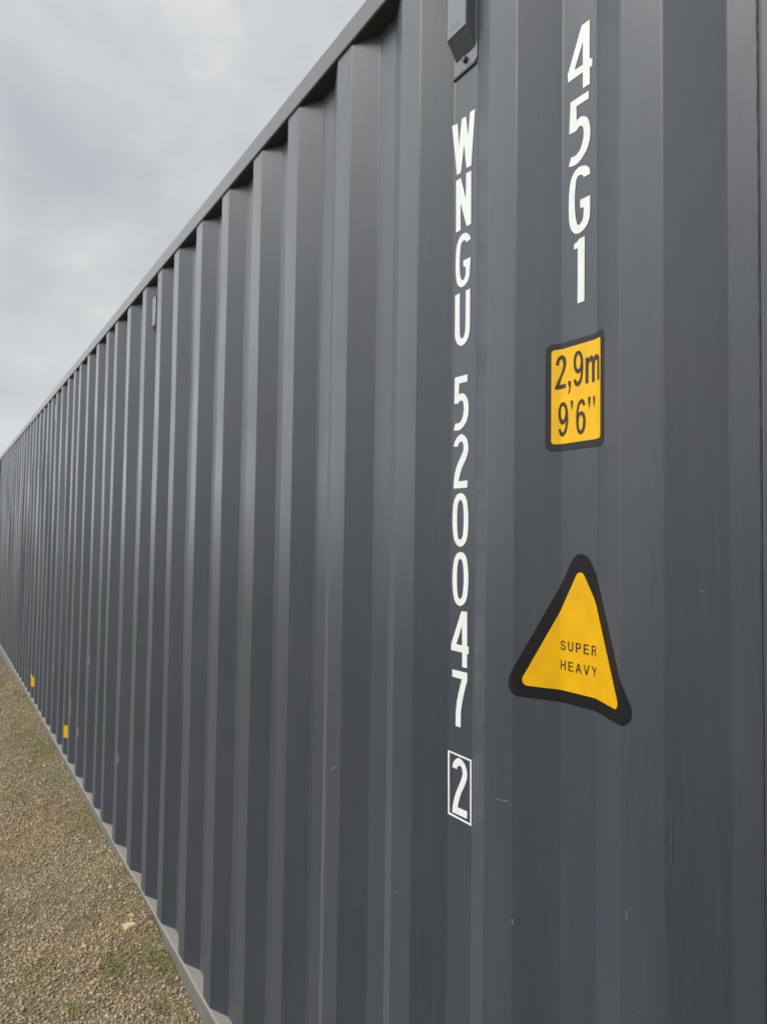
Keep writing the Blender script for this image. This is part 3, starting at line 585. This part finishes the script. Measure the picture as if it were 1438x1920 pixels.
# ------------------------------------------------------------------ vents in the inner flats
def vent(xc, ztop, zface, zbot, first=None):
    w2 = .0285; yf = DEPTH - .025
    bm = bmesh.new()
    # backing plate with cut lower corners
    pl = [(-.0345, zbot + .004), (-.028, zbot), (.028, zbot), (.0345, zbot + .006), (.0345, ztop + .03), (-.0345, ztop + .03)]
    f0 = [bm.verts.new((xc + u, DEPTH - .0022, z)) for u, z in pl]; f1 = [bm.verts.new((xc + u, DEPTH - .0002, z)) for u, z in pl]
    bm.faces.new(f0)
    for i in range(6): bm.faces.new((f0[i], f1[i], f1[(i + 1) % 6], f0[(i + 1) % 6]))
    bmesh.ops.recalc_face_normals(bm, faces=bm.faces)
    o = from_bm('vent', bm, M_vent, box_root)
    # hood: front face, sides, sloping underside
    bm = bmesh.new(); zs = zbot + .028
    A = {}
    for sx in (-1, 1):
        A[sx] = [bm.verts.new((xc + sx * w2, yf, ztop)), bm.verts.new((xc + sx * w2, yf, zface)), bm.verts.new((xc + sx * (w2 - .001), DEPTH - .0022, zs)), bm.verts.new((xc + sx * w2, DEPTH - .0022, ztop + .02))]
        bm.faces.new(A[sx])
    a, b = A[-1], A[1]
    bm.faces.new((a[0], a[1], b[1], b[0])); bm.faces.new((a[3], a[0], b[0], b[3]))
    bmesh.ops.recalc_face_normals(bm, faces=bm.faces)
    bmesh.ops.bevel(bm, geom=[e for e in bm.edges if len(e.link_faces) == 2], offset=.0015, segments=2, affect='EDGES')
    from_bm('vent_hood', bm, M_vent, o)
    bm = bmesh.new()
    p0 = Vector((xc, yf + .0004, zface + .0006)); p1 = Vector((xc, DEPTH - .0024, zs - .0006))
    q = [bm.verts.new((xc - w2, p0.y, p0.z)), bm.verts.new((xc + w2, p0.y, p0.z)), bm.verts.new((xc + w2 - .001, p1.y, p1.z)), bm.verts.new((xc - w2 + .001, p1.y, p1.z))]
    bm.faces.new(q); gl = from_bm('vent_grille', bm, M_vdark, o)
    dn = (p1 - p0); nrm = Vector((0, dn.z, -dn.y)).normalized()
    if nrm.y > 0: nrm = -nrm
    bm = bmesh.new()
    for i in range(8):
        for j in range(9):
            u = (i - 3.5) * .0064 + (.0032 if j % 2 else 0) - .0016; t = (j + .7) / 9.6
            c = p0.lerp(p1, t) + Vector((u, 0, 0)) + nrm * .0004
            vs = []
            for k in range(6):
                a_ = k * math.pi / 3; vs.append(bm.verts.new(c + Vector((1, 0, 0)) * .0016 * math.cos(a_) + dn.normalized() * .0016 * math.sin(a_)))
            f = bm.faces.new(vs); f.normal_update()
            if f.normal.dot(nrm) < 0: f.normal_flip()
    from_bm('grille_holes', bm, M_hole, gl)
    bm = bmesh.new()      # screw head
    bmesh.ops.create_cone(bm, cap_ends=True, segments=10, radius1=.0062, radius2=.0052, depth=.007, matrix=Matrix.Translation((xc + .002, DEPTH - .006, zbot + .017)) @ Matrix.Rotation(R(90), 4, 'X'))
    from_bm('vent_screw', bm, M_vdark, o)
    bm = bmesh.new()      # sealant line along the lower edge
    box(bm, xc - .036, xc + .030, DEPTH - .0035, DEPTH + .001, zbot - .0045, zbot + .0005)
    from_bm('vent_sealant', bm, M_seal, o)
    bm = bmesh.new()      # two lines of worn print, too small to read
    for z, n_, u0 in ((zface + .0185, 10, -.017), (zface + .012, 8, -.014)):
        for i in range(n_):
            u = u0 + i * .0031; hh = .0030 if z > zface + .015 else .0022
            tb = [bm.verts.new((xc + u + a_, yf - .0003, z + b_)) for a_, b_ in ((0, 0), (.0018, 0), (.0018, hh * (1 if i % 3 else .7)), (0, hh))]
            bm.faces.new(tb)
    from_bm('worn_print', bm, simple('grey_print', (.13, .14, .155), .6), o)
    return o
v0 = vent(-1.012, 2.76, 2.629, 2.566)
for xc in (XR[10] + .103, XR[21] + .103, XR[32] + .103, XR[40] + .103):
    c = v0.copy(); col.objects.link(c); c.parent = box_root; c.location = (xc + 1.012, 0, 0)
    for ch in list(v0.children):
        k = ch.copy(); col.objects.link(k); k.parent = c
        for g2 in list(ch.children):
            g3 = g2.copy(); col.objects.link(g3); g3.parent = k

# ------------------------------------------------------------------ ground
RISE = [(-13, .055), (-11, .056), (-8.7, .078), (-7.2, .118), (-5.8, .122), (-5.0, .116), (-4.4, .108), (-3.6, .110), (-3.35, .14), (-3.18, .155), (-2.87, .148), (-2.76, .125), (-2.5, .096), (-2.25, .088), (-1, .08), (1, .08)]
RX = [a for a, b in RISE]; RZ = [b for a, b in RISE]
def vnoise(x, y, f, seed):
    """smooth value noise, numpy arrays"""
    x = np.asarray(x) * f; y = np.asarray(y) * f
    xi = np.floor(x).astype(int); yi = np.floor(y).astype(int); fx = x - xi; fy = y - yi
    fx = fx * fx * (3 - 2 * fx); fy = fy * fy * (3 - 2 * fy)
    def h(a, b):
        v = (a * 374761393 + b * 668265263 + seed * 974634777) & 0x7fffffff
        v = ((v ^ (v >> 13)) * 1274126177) & 0x7fffffff
        return (v & 0xffff) / 65535.0
    return (h(xi, yi) * (1 - fx) + h(xi + 1, yi) * fx) * (1 - fy) + (h(xi, yi + 1) * (1 - fx) + h(xi + 1, yi + 1) * fx) * fy
def ground_h(x, y):
    x = np.asarray(x, float); y = np.asarray(y, float)
    near = np.interp(x, RX, RZ)
    t = np.clip((-y) / .55, 0, 1); t = t * t * (3 - 2 * t)
    base = near * (1 - t) + .092 * t
    und = (vnoise(x, y, 1.3, 1) - .5) * .03 + (vnoise(x, y, 5, 2) - .5) * .012 + (vnoise(x, y, 18, 3) - .5) * .006
    fade = np.clip(-y / .12, .25, 1)
    far_ = np.clip((np.hypot(x + 5, y) - 20) / 60, 0, 1)
    return base + und * fade * (1 + 6 * far_) - np.where(y > .0, .05 * np.clip(y / .05, 0, 1), 0)
def axis(segs):
    o = []
    for a, b, s in segs: o += list(np.arange(a, b, s))
    return np.array(o + [segs[-1][1]])
gx = axis([(-600, -100, 50), (-100, -30, 10), (-30, -14, 1), (-14, -2, .03), (-2, 2, .1), (2, 30, 2), (30, 100, 10), (100, 600, 50)])
gy = axis([(-600, -100, 50), (-100, -20, 8), (-20, -4, 1), (-4, -1.2, .1), (-1.2, .06, .03), (.06, 3, .3), (3, 20, 2), (20, 100, 10), (100, 600, 50)])
GX, GY = np.meshgrid(gx, gy); GZ = ground_h(GX, GY)
ny, nx = GX.shape
V = np.stack([GX, GY, GZ], -1).reshape(-1, 3)
idx = np.arange(ny * nx).reshape(ny, nx)
F = np.stack([idx[:-1, :-1], idx[:-1, 1:], idx[1:, 1:], idx[1:, :-1]], -1).reshape(-1, 4)
def np_mesh(name, V, F):
    me = bpy.data.meshes.new(name); me.vertices.add(len(V)); me.vertices.foreach_set('co', V.astype(np.float32).ravel())
    k = F.shape[1]; me.loops.add(F.size); me.loops.foreach_set('vertex_index', F.astype(np.int32).ravel())
    me.polygons.add(len(F)); me.polygons.foreach_set('loop_start', np.arange(0, F.size, k, dtype=np.int32))
    me.update(calc_edges=True); me.validate(); return me
M_ground, t, b = mat('gravelly_soil')
g = nd(t, 'ShaderNodeNewGeometry')
n1 = nd(t, 'ShaderNodeTexNoise', Scale=1.7, Detail=6.0); n2 = nd(t, 'ShaderNodeTexNoise', Scale=26.0, Detail=6.0, Roughness=.7); v1 = nd(t, 'ShaderNodeTexVoronoi', Scale=85.0)
for n in (n1, n2, v1): t.links.new(g.outputs['Position'], n.inputs['Vector'])
ca = ramp(t, n1.outputs['Fac'], [(.35, (.17, .130, .072)), (.5, (.20, .152, .09)), (.65, (.175, .142, .07))]).outputs[0]
cb = ramp(t, n2.outputs['Fac'], [(.3, (.5, .5, .5)), (.7, (1.35, 1.33, 1.28))]).outputs[0]
cc = mixc(t, 1.0, ca, cb, 'MULTIPLY')
cv = ramp(t, v1.outputs['Distance'], [(.0, (1.15, 1.13, 1.1)), (.55, (.6, .59, .57))]).outputs[0]
n4 = nd(t, 'ShaderNodeTexNoise', Scale=3.4, Detail=6.0, Roughness=.68); t.links.new(g.outputs['Position'], n4.inputs['Vector'])
cg = mixc(t, ramp(t, n4.outputs['Fac'], [(.58, (0, 0, 0)), (.68, (.8, .8, .8))]).outputs[0], mixc(t, 1.0, cc, cv, 'MULTIPLY'), (.14, .13, .05))
t.links.new(cg, b.inputs['Base Color']); b.inputs['Roughness'].default_value = .95
bp = nd(t, 'ShaderNodeBump', Strength=.8, Distance=.006); t.links.new(n2.outputs['Fac'], bp.inputs['Height']); t.links.new(bp.outputs[0], b.inputs['Normal'])
go = link('ground', np_mesh('ground', V, F), M_ground); go['kind'] = 'structure'
go['label'] = 'brown gravel ground beside the container'

# gravel: tens of thousands of small angular stones
M_stone, t, b = mat('gravel_stones')
g = nd(t, 'ShaderNodeNewGeometry')
c1 = ramp(t, g.outputs['Random Per Island'], [(0, (0.115, 0.097, 0.070)), (.12, (0.241, 0.189, 0.119)), (.3, (0.172, 0.142, 0.100)), (.42, (0.344, 0.258, 0.148)), (.55, (0.218, 0.181, 0.127)), (.68, (0.287, 0.221, 0.127)),
     (.76, (0.149, 0.131, 0.102)), (.85, (0.379, 0.305, 0.195)), (.92, (0.310, 0.178, 0.085)), (.96, (0.482, 0.400, 0.264)), (1, (0.229, 0.200, 0.145))]).outputs[0]
n2 = nd(t, 'ShaderNodeTexNoise', Scale=140.0, Detail=3.0); n3 = nd(t, 'ShaderNodeTexNoise', Scale=1.9, Detail=4.0)
t.links.new(g.outputs['Position'], n2.inputs['Vector']); t.links.new(g.outputs['Position'], n3.inputs['Vector'])
c2 = mixc(t, 1.0, c1, ramp(t, n2.outputs['Fac'], [(.3, (.75,) * 3), (.7, (1.2,) * 3)]).outputs[0], 'MULTIPLY')
c3 = mixc(t, 1.0, c2, ramp(t, n3.outputs['Fac'], [(.38, (1.15, 1.06, .94)), (.55, (1.13, 1.12, 1.10)), (.68, (1.04, 1.06, 1.06))]).outputs[0], 'MULTIPLY')
n4 = nd(t, 'ShaderNodeTexNoise', Scale=3.4, Detail=6.0, Roughness=.68); t.links.new(g.outputs['Position'], n4.inputs['Vector'])
c3 = mixc(t, ramp(t, n4.outputs['Fac'], [(.58, (0, 0, 0)), (.68, (.55, .55, .55))]).outputs[0], c3, (.165, .145, .06))      # flat moss
t.links.new(c3, b.inputs['Base Color']); b.inputs['Roughness'].default_value = .85
phi = (1 + 5 ** .5) / 2
IV = np.array([(-1, phi, 0), (1, phi, 0), (-1, -phi, 0), (1, -phi, 0), (0, -1, phi), (0, 1, phi), (0, -1, -phi), (0, 1, -phi), (phi, 0, -1), (phi, 0, 1), (-phi, 0, -1), (-phi, 0, 1)]) / math.sqrt(1 + phi * phi)
IF = np.array([(0, 11, 5), (0, 5, 1), (0, 1, 7), (0, 7, 10), (0, 10, 11), (1, 5, 9), (5, 11, 4), (11, 10, 2), (10, 7, 6), (7, 1, 8), (3, 9, 4), (3, 4, 2), (3, 2, 6), (3, 6, 8), (3, 8, 9), (4, 9, 5), (2, 4, 11), (6, 2, 10), (8, 6, 7), (9, 8, 1)])
def stones(n, x0, x1, y0, y1, smin, smax, dens=True):
    x = nrng.uniform(x0, x1, n); y = nrng.uniform(y0, y1, n)
    if dens:
        bare = vnoise(x, y, 2.2, 21) * .6 + vnoise(x, y, 7, 22) * .4
        keep = nrng.uniform(0, 1, n) < np.clip(1.9 - bare * 2.1, .22, 1); x = x[keep]; y = y[keep]; n = len(x)
    s = smin + (smax - smin) * nrng.power(1.0, n) ** 2.6
    q = nrng.normal(size=(n, 4)); q /= np.linalg.norm(q, axis=1)[:, None]
    a, b_, c, d_ = q.T
    Rm = np.stack([1 - 2 * (c * c + d_ * d_), 2 * (b_ * c - a * d_), 2 * (b_ * d_ + a * c), 2 * (b_ * c + a * d_), 1 - 2 * (b_ * b_ + d_ * d_), 2 * (c * d_ - a * b_), 2 * (b_ * d_ - a * c), 2 * (c * d_ + a * b_), 1 - 2 * (b_ * b_ + c * c)], -1).reshape(n, 3, 3)
    P = IV[None] * nrng.uniform(.72, 1.25, (n, 12, 1)) * (nrng.uniform(.7, 1.1, (n, 1, 3)))
    P = np.einsum('nij,nkj->nki', Rm, P); P[:, :, 2] *= .75
    P = P * s[:, None, None] * .5
    z = ground_h(x, y) + s * nrng.uniform(-.05, .22, n)
    P += np.stack([x, y, z], -1)[:, None]
    Fs = IF[None] + (np.arange(n) * 12)[:, None, None]
    return P.reshape(-1, 3), Fs.reshape(-1, 3)
PV = []; PF = []; base = 0
for args in ((52000, -4.2, -2.0, -.75, -.004, .004, .0145), (1300, -4.2, -2.0, -.75, -.01, .013, .023), (36000, -7.5, -4.2, -.8, -.004, .006, .016), (1000, -7.5, -4.2, -.8, -.01, .014, .026),
             (15000, -13.5, -7.5, -.9, -.004, .010, .024), (9000, -9, 1.5, -2.6, -.75, .009, .026), (2500, -2.0, 0.5, -.8, -.004, .008, .022)):
    v, f = stones(*args); PV.append(v); PF.append(f + base); base += len(v)
gv = link('gravel', np_mesh('gravel', np.concatenate(PV), np.concatenate(PF)), M_stone)
gv['kind'] = 'stuff'; gv['label'] = 'loose grey and tan gravel beside the container'; gv['category'] = 'gravel'

# tufts of short grass and moss
M_grass, t, b = mat('short_grass')
g = nd(t, 'ShaderNodeNewGeometry')
c1 = ramp(t, g.outputs['Random Per Island'], [(0, (.12, .15, .03)), (.35, (.17, .17, .04)), (.55, (.24, .20, .07)), (.75, (.30, .235, .12)), (1, (.20, .17, .07))]).outputs[0]
t.links.new(c1, b.inputs['Base Color']); b.inputs['Roughness'].default_value = .7
def tuft_patch(cx, cy, rx, ry, n, h):
    out_v = []; out_f = []
    n = int(n * 1.25); h = h * .62
    x = cx + nrng.normal(0, rx * 1.35, n); y = np.minimum(cy + nrng.normal(0, ry * 1.3, n), -.006); z = ground_h(x, y)
    a = nrng.uniform(0, 6.283, n); lean = nrng.uniform(.5, 1.8, n) * h; hh = h * nrng.uniform(.4, 1.1, n); wd = nrng.uniform(.0009, .0018, n)
    dx, dy = np.cos(a), np.sin(a)
    p = np.empty((n, 5, 3))
    p[:, 0] = np.stack([x - dy * wd, y + dx * wd, z - .002], -1); p[:, 1] = np.stack([x + dy * wd, y - dx * wd, z - .002], -1)
    p[:, 2] = np.stack([x + dx * lean * .35 - dy * wd, y + dy * lean * .35 + dx * wd, z + hh * .7], -1)
    p[:, 3] = np.stack([x + dx * lean * .35 + dy * wd, y + dy * lean * .35 - dx * wd, z + hh * .7], -1)
    p[:, 4] = np.stack([x + dx * lean, y + dy * lean, z + hh], -1)
    p[:, :, 1] = np.minimum(p[:, :, 1], -.006)
    return p
PTS = []
for cx, cy, rx, ry, n, h in [(-2.70, -.195, .035, .018, 420, .022), (-2.66, -.055, .04, .025, 420, .020), (-2.58, -.03, .04, .014, 160, .022), (-2.53, -.34, .018, .012, 160, .02),
                             (-3.0, -.09, .05, .025, 260, .014), (-3.35, -.05, .08, .025, 380, .014), (-3.1, -.2, .04, .03, 170, .012), (-2.42, -.10, .02, .01, 160, .016), (-2.38, -.07, .03, .01, 160, .016),
                             (-5.3, -.26, .16, .06, 900, .018), (-5.6, -.10, .20, .04, 900, .018), (-4.9, -.08, .14, .035, 600, .016), (-4.7, -.33, .1, .04, 400, .016), (-6.3, -.14, .25, .05, 800, .018),
                             (-4.0, -.10, .10, .04, 300, .014), (-4.1, -.04, .12, .02, 320, .016), (-7.4, -.12, .3, .05, 600, .018), (-3.8, -.30, .05, .03, 140, .012), (-2.85, -.42, .03, .02, 70, .014), (-9, -.15, .6, .06, 700, .018), (-3.5, -1.2, .3, .3, 900, .02), (-6, -1.6, .8, .5, 1800, .02)]:
    PTS.append(tuft_patch(cx, cy, rx, ry, n, h))
xs = nrng.uniform(-7, -2.1, 900); ys = nrng.uniform(-.75, -.01, 900)
for x, y in list(zip(xs, ys))[:300]:
    PTS.append(tuft_patch(x, y, .008, .006, 6, .011))
P = np.concatenate(PTS); n = len(P)
Fq = np.concatenate([np.stack([np.arange(n) * 5, np.arange(n) * 5 + 1, np.arange(n) * 5 + 3], -1), np.stack([np.arange(n) * 5, np.arange(n) * 5 + 3, np.arange(n) * 5 + 2], -1), np.stack([np.arange(n) * 5 + 2, np.arange(n) * 5 + 3, np.arange(n) * 5 + 4], -1)])
gg = link('grass', np_mesh('grass', P.reshape(-1, 3), Fq), M_grass); gg['kind'] = 'stuff'; gg['category'] = 'grass'
gg['label'] = 'short green and yellowing grass tufts in the gravel'

# the few bigger stones one can point to
def rock(name, x, y, sx, sy, sz, rot, c, label, seed):
    bm = bmesh.new(); bmesh.ops.create_icosphere(bm, subdivisions=3, radius=1.0)
    r_ = np.random.default_rng(seed); planes = [(Vector(r_.normal(size=3)).normalized(), r_.uniform(.55, .85)) for _ in range(9)]
    for v in bm.verts:
        for n_, d_ in planes:
            dd = v.co.dot(n_) - d_
            if dd > 0: v.co -= n_ * dd
        v.co = Vector((v.co.x * sx, v.co.y * sy, v.co.z * sz))
    bmesh.ops.rotate(bm, verts=bm.verts, matrix=Matrix.Rotation(R(rot), 3, 'Z'))
    o = from_bm(name, bm, simple(label[:20], c, .85, .22, 90, .5)); o.location = (x, y, float(ground_h(x, y)) + sz * .45)
    o['label'] = label; o['category'] = 'stone'
rock('stone', -2.865, -.102, .036, .017, .015, 62, (.42, .31, .18), 'long tan stone lying on the gravel close to the container rail', 4)
rock('stone', -2.93, -.075, .018, .012, .008, 20, (.36, .24, .13), 'small brownish stone just above the long tan stone', 8)
rock('stone', -7.06, -.275, .03, .03, .02, 20, (.03, .028, .025), 'dark stone on the bare ground far along the left edge', 12)
